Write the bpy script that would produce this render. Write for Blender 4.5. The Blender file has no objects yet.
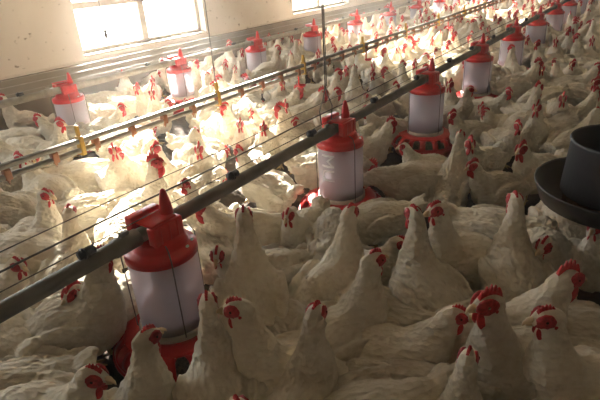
import bpy, bmesh, math, random
from mathutils import Vector, Matrix, Euler, noise
R = math.radians
SC = bpy.context.scene
COL = SC.collection
random.seed(7)
ONLY_TEST = False

# ------------------------------------------------------------------ camera
F = 498.5
CX = Vector((0.5593415, -0.38565124, 0.73376441))
CY = Vector((-0.82675465, -0.19534599, 0.52755729))
CZ = Vector((-0.06011519, -0.90172782, -0.42810408))
CAM_H = 1.06

def ray(px, py):
    v = Vector((px - 300, py - 200, F))
    return Vector((v.dot(CX), v.dot(CY), v.dot(CZ)))

def at(px, py, h):
    """point of the place seen at a spot of the photograph, at height h above the floor"""
    r = ray(px, py)
    t = (h - CAM_H) / r.z
    return Vector((r.x * t, r.y * t, h))

def proj(p):
    q = Vector(p) - Vector((0, 0, CAM_H))
    c = CX * q.x + CY * q.y + CZ * q.z
    if c.z < 0.05:
        return None
    return (300 + F * c.x / c.z, 200 + F * c.y / c.z, c.z)

cam_d = bpy.data.cameras.new('camera')
cam = bpy.data.objects.new('camera', cam_d)
COL.objects.link(cam)
cam_d.sensor_width = 36.0
cam_d.lens = 36.0 * F / 600.0
cam_d.clip_start = 0.02
right = Vector((CX.x, CY.x, CZ.x)); down = Vector((CX.y, CY.y, CZ.y)); fwd = Vector((CX.z, CY.z, CZ.z))
m = Matrix((right, -down, -fwd)).transposed().to_4x4()
m.translation = Vector((0, 0, CAM_H))
cam.matrix_world = m
SC.camera = cam
SCREEN_RIGHT = math.atan2(right.y, right.x)

# ------------------------------------------------------------------ materials
def new_mat(name):
    mt = bpy.data.materials.new(name)
    mt.use_nodes = True
    nt = mt.node_tree
    nt.nodes.clear()
    out = nt.nodes.new('ShaderNodeOutputMaterial')
    return mt, nt, out

def simple(name, color, rough=0.5, metal=0.0, vary=0.12, scale=30, bump=0.0, spec=0.5, color2=None, detail=4, coat=0.0):
    mt, nt, out = new_mat(name)
    b = nt.nodes.new('ShaderNodeBsdfPrincipled')
    b.inputs['Roughness'].default_value = rough
    b.inputs['Metallic'].default_value = metal
    b.inputs['Specular IOR Level'].default_value = spec
    b.inputs['Coat Weight'].default_value = coat
    tc = nt.nodes.new('ShaderNodeTexCoord')
    n = nt.nodes.new('ShaderNodeTexNoise')
    n.inputs['Scale'].default_value = scale
    n.inputs['Detail'].default_value = detail
    nt.links.new(tc.outputs['Object'], n.inputs['Vector'])
    cr = nt.nodes.new('ShaderNodeValToRGB')
    c2 = color2 or tuple(c * (1 - vary * 2) for c in color)
    cr.color_ramp.elements[0].position = 0.3
    cr.color_ramp.elements[1].position = 0.65
    cr.color_ramp.elements[0].color = (*c2, 1)
    cr.color_ramp.elements[1].color = (*color, 1)
    nt.links.new(n.outputs['Fac'], cr.inputs['Fac'])
    nt.links.new(cr.outputs['Color'], b.inputs['Base Color'])
    if bump:
        bp = nt.nodes.new('ShaderNodeBump')
        bp.inputs['Strength'].default_value = bump
        bp.inputs['Distance'].default_value = 0.01
        nt.links.new(n.outputs['Fac'], bp.inputs['Height'])
        nt.links.new(bp.outputs['Normal'], b.inputs['Normal'])
    nt.links.new(b.outputs['BSDF'], out.inputs['Surface'])
    return mt

def feather_mat(name, light, dirt):
    mt, nt, out = new_mat(name)
    b = nt.nodes.new('ShaderNodeBsdfPrincipled')
    b.inputs['Roughness'].default_value = 0.85
    b.inputs['Specular IOR Level'].default_value = 0.15
    b.inputs['Sheen Weight'].default_value = 0.15
    tc = nt.nodes.new('ShaderNodeTexCoord')
    oi = nt.nodes.new('ShaderNodeObjectInfo')
    add = nt.nodes.new('ShaderNodeVectorMath'); add.operation = 'ADD'
    sc = nt.nodes.new('ShaderNodeVectorMath'); sc.operation = 'SCALE'
    sc.inputs['Scale'].default_value = 9.0
    comb = nt.nodes.new('ShaderNodeCombineXYZ')
    for k in range(3):
        nt.links.new(oi.outputs['Random'], comb.inputs[k])
    nt.links.new(comb.outputs[0], sc.inputs[0])
    nt.links.new(tc.outputs['Object'], add.inputs[0])
    nt.links.new(sc.outputs[0], add.inputs[1])
    n = nt.nodes.new('ShaderNodeTexNoise')
    n.inputs['Scale'].default_value = 9
    n.inputs['Detail'].default_value = 6
    n.inputs['Roughness'].default_value = 0.65
    nt.links.new(add.outputs[0], n.inputs['Vector'])
    cr = nt.nodes.new('ShaderNodeValToRGB')
    e = cr.color_ramp.elements
    e[0].position = 0.32; e[0].color = (*dirt, 1)
    e[1].position = 0.56; e[1].color = (*light, 1)
    nt.links.new(n.outputs['Fac'], cr.inputs['Fac'])
    hsv = nt.nodes.new('ShaderNodeHueSaturation')
    mr = nt.nodes.new('ShaderNodeMapRange')
    mr.inputs['To Min'].default_value = 0.84
    mr.inputs['To Max'].default_value = 1.06
    nt.links.new(oi.outputs['Random'], mr.inputs['Value'])
    nt.links.new(mr.outputs[0], hsv.inputs['Value'])
    nt.links.new(cr.outputs['Color'], hsv.inputs['Color'])
    nt.links.new(hsv.outputs['Color'], b.inputs['Base Color'])
    # feather scales and fluff
    mp = nt.nodes.new('ShaderNodeMapping')
    mp.inputs['Scale'].default_value = (0.55, 1, 1)
    nt.links.new(tc.outputs['Object'], mp.inputs['Vector'])
    vo = nt.nodes.new('ShaderNodeTexVoronoi')
    vo.inputs['Scale'].default_value = 70
    nt.links.new(mp.outputs[0], vo.inputs['Vector'])
    n2 = nt.nodes.new('ShaderNodeTexNoise')
    n2.inputs['Scale'].default_value = 60
    n2.inputs['Detail'].default_value = 5
    nt.links.new(mp.outputs[0], n2.inputs['Vector'])
    mx = nt.nodes.new('ShaderNodeMath'); mx.operation = 'ADD'
    nt.links.new(vo.outputs['Distance'], mx.inputs[0])
    nt.links.new(n2.outputs['Fac'], mx.inputs[1])
    bp = nt.nodes.new('ShaderNodeBump')
    bp.inputs['Strength'].default_value = 0.8
    bp.inputs['Distance'].default_value = 0.008
    nt.links.new(mx.outputs[0], bp.inputs['Height'])
    nt.links.new(bp.outputs['Normal'], b.inputs['Normal'])
    tr = nt.nodes.new('ShaderNodeBsdfTranslucent')
    nt.links.new(hsv.outputs['Color'], tr.inputs['Color'])
    mix = nt.nodes.new('ShaderNodeMixShader')
    mix.inputs[0].default_value = 0.2
    nt.links.new(b.outputs[0], mix.inputs[1])
    nt.links.new(tr.outputs[0], mix.inputs[2])
    nt.links.new(mix.outputs[0], out.inputs['Surface'])
    return mt

M = {}
M['feather'] = feather_mat('white_feathers', (0.82, 0.76, 0.63), (0.66, 0.575, 0.43))
M['shank'] = simple('shank_skin', (0.62, 0.45, 0.20), 0.6)
M['comb'] = simple('comb_skin', (0.62, 0.03, 0.035), 0.5, vary=0.2, scale=120, bump=0.3)
M['face'] = simple('face_skin', (0.52, 0.035, 0.04), 0.6, vary=0.25, scale=140, bump=0.4)
M['beak'] = simple('beak_horn', (0.72, 0.55, 0.33), 0.4)
M['eye'] = simple('eye_dark', (0.03, 0.015, 0.01), 0.15)
M['red'] = simple('red_plastic', (0.66, 0.018, 0.02), 0.33, vary=0.1, scale=12)
M['dark_red'] = simple('dark_slot', (0.10, 0.01, 0.01), 0.6)
M['ring'] = simple('cream_plastic', (0.72, 0.66, 0.55), 0.5)
M['steel'] = simple('galvanised_steel', (0.24, 0.225, 0.19), 0.5, metal=0.35, vary=0.12, scale=18, bump=0.05)
M['pvc'] = simple('worn_pvc', (0.38, 0.35, 0.29), 0.45, vary=0.15, scale=25)
M['wire'] = simple('steel_wire', (0.16, 0.15, 0.13), 0.5, metal=0.5)
M['cord'] = simple('grey_cord', (0.22, 0.21, 0.19), 0.8)
M['black'] = simple('black_plastic', (0.022, 0.022, 0.024), 0.35, vary=0.2, scale=50, bump=0.05)
M['bucket'] = simple('charcoal_plastic', (0.035, 0.036, 0.04), 0.5, vary=0.2, scale=60, color2=(0.03, 0.03, 0.033))
M['yellow'] = simple('yellow_plastic', (0.60, 0.36, 0.05), 0.5)
M['orange'] = simple('rusty_plastic', (0.36, 0.15, 0.07), 0.6)
M['feed'] = simple('feed_mash', (0.26, 0.16, 0.11), 0.95, vary=0.3, scale=150, bump=0.5)
M['inner_grey'] = simple('inner_grey_plastic', (0.16, 0.17, 0.21), 0.6)
M['print'] = simple('pale_print_and_glint', (0.86, 0.88, 0.86), 0.5)  # tube lettering, also the painted glints on the feeder lids
M['wood'] = simple('cream_paint', (0.55, 0.49, 0.40), 0.55, vary=0.12, scale=15)
M['ceiling'] = simple('limewash_ceiling', (0.50, 0.44, 0.35), 0.9, scale=4)

def plastic_clear():
    mt, nt, out = new_mat('milky_clear_plastic')
    tp = nt.nodes.new('ShaderNodeBsdfTransparent'); tp.inputs[0].default_value = (0.93, 0.92, 0.95, 1)
    df = nt.nodes.new('ShaderNodeBsdfPrincipled')
    df.inputs['Roughness'].default_value = 0.3
    tc = nt.nodes.new('ShaderNodeTexCoord')
    n = nt.nodes.new('ShaderNodeTexNoise'); n.inputs['Scale'].default_value = 14
    nt.links.new(tc.outputs['Object'], n.inputs['Vector'])
    cr = nt.nodes.new('ShaderNodeValToRGB')
    cr.color_ramp.elements[0].color = (0.84, 0.81, 0.84, 1)
    cr.color_ramp.elements[1].color = (0.95, 0.93, 0.95, 1)
    nt.links.new(n.outputs['Fac'], cr.inputs['Fac'])
    nt.links.new(cr.outputs['Color'], df.inputs['Base Color'])
    tl = nt.nodes.new('ShaderNodeBsdfTranslucent'); tl.inputs[0].default_value = (0.95, 0.92, 0.96, 1)
    m1 = nt.nodes.new('ShaderNodeMixShader'); m1.inputs[0].default_value = 0.62
    m2 = nt.nodes.new('ShaderNodeMixShader'); m2.inputs[0].default_value = 0.5
    nt.links.new(df.outputs[0], m1.inputs[1]); nt.links.new(tl.outputs[0], m1.inputs[2])
    nt.links.new(tp.outputs[0], m2.inputs[1]); nt.links.new(m1.outputs[0], m2.inputs[2])
    nt.links.new(m2.outputs[0], out.inputs['Surface'])
    return mt
M['hopper'] = plastic_clear()

def glass():
    mt, nt, out = new_mat('window_glass')
    tp = nt.nodes.new('ShaderNodeBsdfTransparent'); tp.inputs[0].default_value = (0.95, 0.96, 0.96, 1)
    gl = nt.nodes.new('ShaderNodeBsdfGlossy'); gl.inputs['Roughness'].default_value = 0.03
    mx = nt.nodes.new('ShaderNodeMixShader'); mx.inputs[0].default_value = 0.05
    nt.links.new(tp.outputs[0], mx.inputs[1]); nt.links.new(gl.outputs[0], mx.inputs[2])
    nt.links.new(mx.outputs[0], out.inputs['Surface'])
    return mt
M['glass'] = glass()

def wall_mat():
    mt, nt, out = new_mat('beige_plaster')
    b = nt.nodes.new('ShaderNodeBsdfPrincipled'); b.inputs['Roughness'].default_value = 0.9
    tc = nt.nodes.new('ShaderNodeTexCoord')
    n = nt.nodes.new('ShaderNodeTexNoise'); n.inputs['Scale'].default_value = 2.2; n.inputs['Detail'].default_value = 8
    nt.links.new(tc.outputs['Object'], n.inputs['Vector'])
    cr = nt.nodes.new('ShaderNodeValToRGB')
    cr.color_ramp.elements[0].position = 0.3; cr.color_ramp.elements[0].color = (0.68, 0.62, 0.54, 1)
    cr.color_ramp.elements[1].position = 0.7; cr.color_ramp.elements[1].color = (0.78, 0.73, 0.66, 1)
    nt.links.new(n.outputs['Fac'], cr.inputs['Fac'])
    v = nt.nodes.new('ShaderNodeTexNoise'); v.inputs['Scale'].default_value = 16; v.inputs['Detail'].default_value = 3
    mp = nt.nodes.new('ShaderNodeMapping'); mp.inputs['Scale'].default_value = (1, 1, 1.7)
    nt.links.new(tc.outputs['Object'], mp.inputs[0]); nt.links.new(mp.outputs[0], v.inputs['Vector'])
    cr2 = nt.nodes.new('ShaderNodeValToRGB')
    cr2.color_ramp.elements[0].position = 0.24; cr2.color_ramp.elements[0].color = (0.45, 0.42, 0.38, 1)
    cr2.color_ramp.elements[1].position = 0.33; cr2.color_ramp.elements[1].color = (1, 1, 1, 1)
    nt.links.new(v.outputs['Fac'], cr2.inputs['Fac'])
    mx = nt.nodes.new('ShaderNodeMix'); mx.data_type = 'RGBA'; mx.blend_type = 'MULTIPLY'; mx.inputs[0].default_value = 1
    nt.links.new(cr.outputs[0], mx.inputs[6]); nt.links.new(cr2.outputs[0], mx.inputs[7])
    nt.links.new(mx.outputs[2], b.inputs['Base Color'])
    bp = nt.nodes.new('ShaderNodeBump'); bp.inputs['Strength'].default_value = 0.3
    nt.links.new(v.outputs['Fac'], bp.inputs['Height']); nt.links.new(bp.outputs[0], b.inputs['Normal'])
    nt.links.new(b.outputs[0], out.inputs[0])
    return mt
M['plaster'] = wall_mat()
M['cement'] = simple('cement_dado', (0.27, 0.235, 0.19), 0.9, vary=0.12, scale=5, bump=0.2, detail=8)
M['litter'] = simple('litter', (0.075, 0.052, 0.034), 1.0, scale=26, bump=0.9, detail=10, color2=(0.035, 0.024, 0.016))

# ------------------------------------------------------------------ mesh helpers
def bm_obj(name, bm, mats, parent=None, smooth=True, loc=None):
    me = bpy.data.meshes.new(name)
    bm.to_mesh(me); bm.free()
    if not isinstance(mats, (list, tuple)): mats = [mats]
    for mt in mats: me.materials.append(mt)
    if smooth:
        for p in me.polygons: p.use_smooth = True
    o = bpy.data.objects.new(name, me)
    COL.objects.link(o)
    if parent: o.parent = parent
    if loc: o.location = loc
    return o

def empty(name, loc=(0, 0, 0), rz=0):
    o = bpy.data.objects.new(name, None)
    o.empty_display_size = 0.05
    COL.objects.link(o)
    o.location = loc
    o.rotation_euler = (0, 0, rz)
    return o

def tag(o, label=None, cat=None, group=None, kind=None):
    if label: o['label'] = label
    if cat: o['category'] = cat
    if group: o['group'] = group
    if kind: o['kind'] = kind
    return o

def add_box(bm, lo, hi, bevel=0.0, mi=0):
    r = bmesh.ops.create_cube(bm, size=1)
    vs = r['verts']
    c = [(a + b) / 2 for a, b in zip(lo, hi)]; s = [b - a for a, b in zip(lo, hi)]
    for v in vs: v.co = Vector((c[0] + v.co.x * s[0], c[1] + v.co.y * s[1], c[2] + v.co.z * s[2]))
    fs = list({f for v in vs for f in v.link_faces})
    for f in fs: f.material_index = mi
    if bevel:
        es = list({e for v in vs for e in v.link_edges})
        bmesh.ops.bevel(bm, geom=es, offset=bevel, segments=2, affect='EDGES', profile=0.5)

def add_tube(bm, pts, r, seg=10, mi=0, cap=True):
    pts = [Vector(p) for p in pts]
    rs = r if isinstance(r, (list, tuple)) else [r] * len(pts)
    rings = []
    up = Vector((0, 0, 1))
    prev = None
    for i, p in enumerate(pts):
        if i == 0: d = pts[1] - pts[0]
        elif i == len(pts) - 1: d = pts[-1] - pts[-2]
        else: d = (pts[i + 1] - p).normalized() + (p - pts[i - 1]).normalized()
        d.normalize()
        if prev is None:
            a = d.cross(up)
            if a.length < 1e-3: a = d.cross(Vector((0, 1, 0)))
        else:
            a = prev - d * prev.dot(d)
        a.normalize(); prev = a
        b = d.cross(a)
        rings.append([bm.verts.new(p + (a * math.cos(t) + b * math.sin(t)) * rs[i]) for t in [2 * math.pi * k / seg for k in range(seg)]])
    for i in range(len(rings) - 1):
        for k in range(seg):
            f = bm.faces.new((rings[i][k], rings[i][(k + 1) % seg], rings[i + 1][(k + 1) % seg], rings[i + 1][k]))
            f.material_index = mi
    if cap:
        for rg in (list(reversed(rings[0])), rings[-1]):
            f = bm.faces.new(rg); f.material_index = mi

def add_lathe(bm, prof, seg=40, mi=0, center=(0, 0, 0), close=False):
    """prof: list of (r, z)"""
    c = Vector(center)
    rings = []
    for r, z in prof:
        if r < 1e-5: rings.append([bm.verts.new(c + Vector((0, 0, z)))])
        else: rings.append([bm.verts.new(c + Vector((r * math.cos(2 * math.pi * k / seg), r * math.sin(2 * math.pi * k / seg), z))) for k in range(seg)])
    n = len(rings)
    for i in range(n if close else n - 1):
        a, b = rings[i], rings[(i + 1) % n]
        for k in range(seg):
            k2 = (k + 1) % seg
            if len(a) == 1 and len(b) == 1: continue
            if len(a) == 1: f = bm.faces.new((a[0], b[k2], b[k]))
            elif len(b) == 1: f = bm.faces.new((a[k], a[k2], b[0]))
            else: f = bm.faces.new((a[k], a[k2], b[k2], b[k]))
            f.material_index = mi

def add_ell(bm, c, rad, rot=(0, 0, 0), sub=3, mi=0):
    r = bmesh.ops.create_icosphere(bm, subdivisions=sub, radius=1)
    mt = Matrix.Translation(Vector(c)) @ Euler(rot).to_matrix().to_4x4() @ Matrix.Diagonal((*rad, 1))
    bmesh.ops.transform(bm, matrix=mt, verts=r['verts'])
    for v in r['verts']:
        for f in v.link_faces: f.material_index = mi

def catmull(pts, n=8):
    out = []
    P = [pts[0]] + list(pts) + [pts[-1]]
    for i in range(1, len(P) - 2):
        for k in range(n):
            t = k / n
            p0, p1, p2, p3 = P[i - 1], P[i], P[i + 1], P[i + 2]
            out.append(tuple(0.5 * (2 * b + (c - a) * t + (2 * a - 5 * b + 4 * c - d) * t * t + (-a + 3 * b - 3 * c + d) * t ** 3) for a, b, c, d in zip(p0, p1, p2, p3)))
    out.append(tuple(pts[-1]))
    return out

# ------------------------------------------------------------------ the hen
# body frame: +x forward, z up, origin on the floor under the body
def hen_body_mesh(name, pitch, body_h, neck, yaw, nod, seed, bulk=1.0, tail_up=40, legs=True, sit=False):
    """neck: list of (x, z, r) from the breast to the head; yaw/nod turn the head"""
    rnd = random.Random(seed)
    bm = bmesh.new()
    B = bulk
    cp, sp = math.cos(pitch), math.sin(pitch)
    def T(x, y, z):                       # torso frame -> body frame
        return Vector((x * cp - z * sp, y, body_h + x * sp + z * cp))
    rt = (0, -pitch, 0)
    add_ell(bm, T(-0.005, 0, 0), (0.150, 0.094 * B, 0.098 * B), rt)                # trunk
    add_ell(bm, T(0.075, 0, -0.012), (0.088, 0.085 * B, 0.094 * B), rt)            # breast
    add_ell(bm, T(-0.075, 0, -0.03), (0.085, 0.080 * B, 0.078 * B), rt)            # fluff
    add_ell(bm, T(-0.11, 0, 0.028), (0.085, 0.058, 0.055), rt)                     # saddle
    for s in (-1, 1):                                                              # folded wings and thighs
        add_ell(bm, T(-0.012, s * 0.082 * B, 0.018), (0.118, 0.024, 0.062), (R(-8) * s, -pitch + R(8), R(4) * s))
        add_ell(bm, T(-0.105, s * 0.066 * B, 0.020), (0.080, 0.014, 0.030), (R(-10) * s, -pitch + R(14), R(-8) * s))
        if not sit:
            add_ell(bm, (-0.02, s * 0.055, body_h - 0.085), (0.050, 0.038, 0.062), (0, R(15), 0))
        add_ell(bm, T(0.06, s * 0.060 * B, -0.02), (0.06, 0.035, 0.065), rt)
    # tail: overlapping blades
    tb = T(-0.145, 0, 0.035)
    ta = pitch * 0.3 + R(tail_up)
    for k in range(7):
        u = (k - 3) / 3
        L = 0.095 - 0.018 * abs(u) + rnd.uniform(-.006, .006)
        ang = ta - 0.16 * abs(u)
        d = Vector((-math.cos(ang), 0.32 * u, math.sin(ang))).normalized()
        add_ell(bm, tb + d * L * 0.45 + Vector((0, u * 0.018, 0)), (L * 0.62, 0.013, 0.024), (0, ang, -u * 0.32))
    # neck
    pts = catmull([(a, 0, b, c) for a, b, c in neck], 7)
    for x, y, z, r in pts:
        add_ell(bm, (x, y, z), (r, r * 0.94, r), sub=2)
    hx, hz, hr = neck[-1]
    hm = Matrix.Translation((hx, 0, hz)) @ Euler((0, nod, yaw)).to_matrix().to_4x4()
    for c, rad in (((0.004, 0, 0.0), (0.033, 0.0225, 0.0245)), ((-0.012, 0, -0.012), (0.026, 0.025, 0.03)), ((0.020, 0, -0.003), (0.022, 0.016, 0.017))):
        r = bmesh.ops.create_icosphere(bm, subdivisions=2, radius=1)
        bmesh.ops.transform(bm, matrix=hm @ Matrix.Translation(c) @ Matrix.Diagonal((*rad, 1)), verts=r['verts'])
    me = bpy.data.meshes.new('tmp'); bm.to_mesh(me); bm.free()
    o = bpy.data.objects.new('tmp', me); COL.objects.link(o)
    rm = o.modifiers.new('r', 'REMESH'); rm.mode = 'VOXEL'; rm.voxel_size = 0.0055
    sm = o.modifiers.new('s', 'SMOOTH'); sm.factor = 0.5; sm.iterations = 4
    dg = bpy.context.evaluated_depsgraph_get()
    me2 = bpy.data.meshes.new_from_object(o.evaluated_get(dg))
    bpy.data.objects.remove(o); bpy.data.meshes.remove(me)
    # feather tufts: push the surface along its normal with layered noise
    me2.update()
    off = Vector((seed * 3.1, seed * 1.7, 0))
    nrm = [v.normal.copy() for v in me2.vertices]
    for v, n in zip(me2.vertices, nrm):
        head = (Vector((v.co.x - hx, v.co.y, v.co.z - hz))).length < 0.035
        k = 0.25 if head else 1.0
        c = v.co
        q = Vector((c.x * 14, c.y * 22, c.z * 18)) + off
        a = noise.noise(q) * 0.0065 + abs(noise.noise(Vector((c.x * 34, c.y * 60, c.z * 46)) + off)) * 0.0060 + noise.noise(c * 95 + off) * 0.002
        v.co = c + n * (a - 0.002) * k
    bm = bmesh.new(); bm.from_mesh(me2); bpy.data.meshes.remove(me2)
    if legs:
        top = 0.10 if not sit else 0.05
        for s in (-1, 1):
            y = s * 0.055
            add_tube(bm, [(-0.005, y, top + 0.015), (-0.012, y, 0.085 if not sit else 0.04), (0.0, y, 0.014)], [0.012, 0.0085, 0.008], 8, 1)
            for a in (-28, 0, 28):
                add_tube(bm, [(0, y, 0.012), (0.032 * math.cos(R(a)), y + 0.032 * math.sin(R(a)), 0.009), (0.058 * math.cos(R(a)), y + 0.058 * math.sin(R(a)), 0.004)], [0.008, 0.006, 0.002], 6, 1)
            add_tube(bm, [(0, y, 0.012), (-0.028, y, 0.004)], [0.007, 0.003], 6, 1)
    out = bpy.data.meshes.new(name)
    bm.to_mesh(out); bm.free()
    out.materials.append(M['feather']); out.materials.append(M['shank'])
    for p in out.polygons: p.use_smooth = True
    return out, hm

def part_mesh(name, bm, mat):
    me = bpy.data.meshes.new(name); bm.to_mesh(me); bm.free()
    me.materials.append(mat)
    for p in me.polygons: p.use_smooth = True
    return me

def comb_mesh(L, Hh, seed, flop=0.0):
    bm = bmesh.new()
    rnd = random.Random(seed)
    n = 26; prof = []
    for i in range(n + 1):
        t = i / n
        env = math.sin(math.pi * min(1, t * 0.92 + 0.06)) ** 0.6
        saw = abs(((t * 5.0) % 1) - 0.5) * 2
        prof.append((0.026 - t * L, 0.016 + Hh * env * (0.52 + 0.48 * (1 - saw) * (0.9 + 0.2 * rnd.random()))))
    th = 0.0042
    lay = []
    for s in (-1, 1):
        top = [bm.verts.new((x, s * th * 0.55 + flop * (z - 0.016), z)) for x, z in prof]
        mid = [bm.verts.new((x, s * th + flop * (z - 0.016) * 0.3, 0.014 + (z - 0.014) * 0.45)) for x, z in prof]
        bot = [bm.verts.new((x, s * th * 1.3, 0.010 - abs(x) * 0.1)) for x, z in prof]
        lay.append((top, mid, bot))
        for a, b in ((top, mid), (mid, bot)):
            for i in range(n):
                vs = (a[i], a[i + 1], b[i + 1], b[i])
                bm.faces.new(vs if s < 0 else tuple(reversed(vs)))
    for i in range(n):
        bm.faces.new((lay[0][0][i + 1], lay[0][0][i], lay[1][0][i], lay[1][0][i + 1]))
        bm.faces.new((lay[0][2][i], lay[0][2][i + 1], lay[1][2][i + 1], lay[1][2][i]))
    for e in (0, n):
        for a in (0, 1):
            bm.faces.new((lay[0][a][e], lay[0][a + 1][e], lay[1][a + 1][e], lay[1][a][e]) if e == 0 else (lay[0][a + 1][e], lay[0][a][e], lay[1][a][e], lay[1][a + 1][e]))
    bmesh.ops.recalc_face_normals(bm, faces=bm.faces)
    return part_mesh('comb', bm, M['comb'])

def wattle_mesh(s, k):
    bm = bmesh.new()
    add_ell(bm, (0.018, s * 0.010, -0.030 - 0.006 * k), (0.0115 * k, 0.0045 * k, 0.0185 * k), (R(10) * s, R(12), 0), 3)
    return part_mesh('wattle', bm, M['comb'])

def face_mesh(k):
    bm = bmesh.new()
    for s in (-1, 1):
        add_ell(bm, (0.014, s * 0.0155, 0.001), (0.0215 * k, 0.0080, 0.0185 * k), (0, 0, R(-12) * s), 3)
        add_ell(bm, (-0.004, s * 0.0200, -0.014), (0.0075, 0.0045, 0.0095), (0, 0, 0), 2)
    add_ell(bm, (0.024, 0, -0.008), (0.013, 0.015, 0.013), (0, 0, 0), 2)
    for v in bm.verts:
        n = noise.noise(v.co * 160) * 0.0035
        v.co += Vector((v.co.x - 0.014, v.co.y * 0.25, v.co.z)).normalized() * n
    return part_mesh('face_skin', bm, M['face'])

def beak_mesh():
    bm = bmesh.new()
    add_tube(bm, [(0.030, 0, 0.000), (0.042, 0, -0.001), (0.052, 0, -0.007), (0.056, 0, -0.013)], [0.0078, 0.0064, 0.0038, 0.0010], 10)
    add_tube(bm, [(0.030, 0, -0.009), (0.042, 0, -0.011), (0.048, 0, -0.013)], [0.0065, 0.0045, 0.0012], 8)
    return part_mesh('beak', bm, M['beak'])

def eye_mesh(s):
    bm = bmesh.new()
    add_ell(bm, (0.015, s * 0.0228, 0.005), (0.0034, 0.0025, 0.0034), (0, 0, 0), 2)
    return part_mesh('eye', bm, M['eye'])

COMBS = {'s': comb_mesh(0.038, 0.019, 1), 'm': comb_mesh(0.054, 0.033, 2, 0.15), 'l': comb_mesh(0.064, 0.045, 3, 0.1)}
WATS = {'s': [wattle_mesh(-1, 0.95), wattle_mesh(1, 0.95)], 'm': [wattle_mesh(-1, 1.4), wattle_mesh(1, 1.4)], 'l': [wattle_mesh(-1, 1.75), wattle_mesh(1, 1.75)]}
FACES = {'s': face_mesh(0.95), 'm': face_mesh(1.15), 'l': face_mesh(1.3)}
BEAK = beak_mesh(); EYES = [eye_mesh(-1), eye_mesh(1)]

VAR = {}
def variant(key, pitch, body_h, neck, yaw, nod, seed, comb='m', **kw):
    me, hm = hen_body_mesh('hen_' + key, R(pitch), body_h, neck, R(yaw), R(nod), seed, **kw)
    VAR[key] = dict(mesh=me, hm=hm, head=(neck[-1][0], neck[-1][1]), comb=comb)

TALL = [(0.075, 0.215, 0.086), (0.105, 0.275, 0.066), (0.118, 0.330, 0.045), (0.124, 0.380, 0.033), (0.135, 0.420, 0.025)]
TALL2 = [(0.060, 0.235, 0.086), (0.085, 0.300, 0.062), (0.090, 0.355, 0.042), (0.094, 0.405, 0.031), (0.108, 0.445, 0.025)]
MID = [(0.085, 0.215, 0.082), (0.130, 0.262, 0.062), (0.152, 0.302, 0.045), (0.166, 0.338, 0.034), (0.184, 0.362, 0.027)]
LOWN = [(0.100, 0.195, 0.080), (0.160, 0.215, 0.058), (0.205, 0.222, 0.042), (0.240, 0.208, 0.033), (0.268, 0.190, 0.026)]
PECK = [(0.100, 0.185, 0.080), (0.160, 0.190, 0.056), (0.205, 0.165, 0.042), (0.235, 0.130, 0.033), (0.255, 0.095, 0.026)]
REST = [(0.080, 0.160, 0.080), (0.110, 0.205, 0.062), (0.118, 0.240, 0.046), (0.124, 0.268, 0.034), (0.140, 0.290, 0.027)]
HUNCH = [(0.080, 0.220, 0.084), (0.112, 0.262, 0.064), (0.120, 0.290, 0.050), (0.128, 0.312, 0.036), (0.146, 0.330, 0.028)]
variant('tall', 24, 0.195, TALL, 0, 4, 1)
variant('tall_left', 26, 0.195, TALL, 65, 4, 2)
variant('tall_right', 24, 0.195, TALL, -65, 4, 3)
variant('upright', 36, 0.205, TALL2, 0, -6, 4, comb='m')
variant('upright_back', 34, 0.205, TALL2, 150, 6, 5, comb='s')
variant('mid', 12, 0.190, MID, 0, 8, 6)
variant('mid_left', 12, 0.190, MID, 50, 10, 7)
variant('mid_right', 14, 0.190, MID, -50, 10, 8)
variant('low', 2, 0.185, LOWN, 0, 28, 9, comb='s')
variant('peck', -4, 0.185, PECK, 0, 55, 10, comb='s')
variant('rest', 5, 0.115, REST, 20, 5, 11, sit=True, bulk=1.08)
variant('hunch', 14, 0.185, HUNCH, -30, 8, 12, bulk=1.12)
variant('cock', 30, 0.215, [(a, b + 0.02, c * 1.06) for a, b, c in TALL2], 10, 0, 13, comb='l', bulk=1.04, tail_up=55)
variant('cock_mid', 16, 0.205, [(a, b + 0.015, c * 1.08) for a, b, c in MID], -15, 5, 14, comb='l', bulk=1.06, tail_up=50)

def make_hen(key, x, y, yaw, s, comb=None, z=0.0):
    v = VAR[key]
    ck = comb or v['comb']
    root = bpy.data.objects.new('hen' if ck != 'l' else 'rooster', v['mesh'])
    COL.objects.link(root)
    root.location = (x, y, z); root.rotation_euler = (0, 0, yaw); root.scale = (s, s, s)
    for nm, me in (('comb', COMBS[ck]), ('wattle', WATS[ck][0]), ('wattle', WATS[ck][1]), ('face_skin', FACES[ck]), ('beak', BEAK), ('eye', EYES[0]), ('eye', EYES[1])):
        c = bpy.data.objects.new(nm, me)
        COL.objects.link(c)
        c.parent = root
        c.matrix_local = v['hm']
    return root

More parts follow.
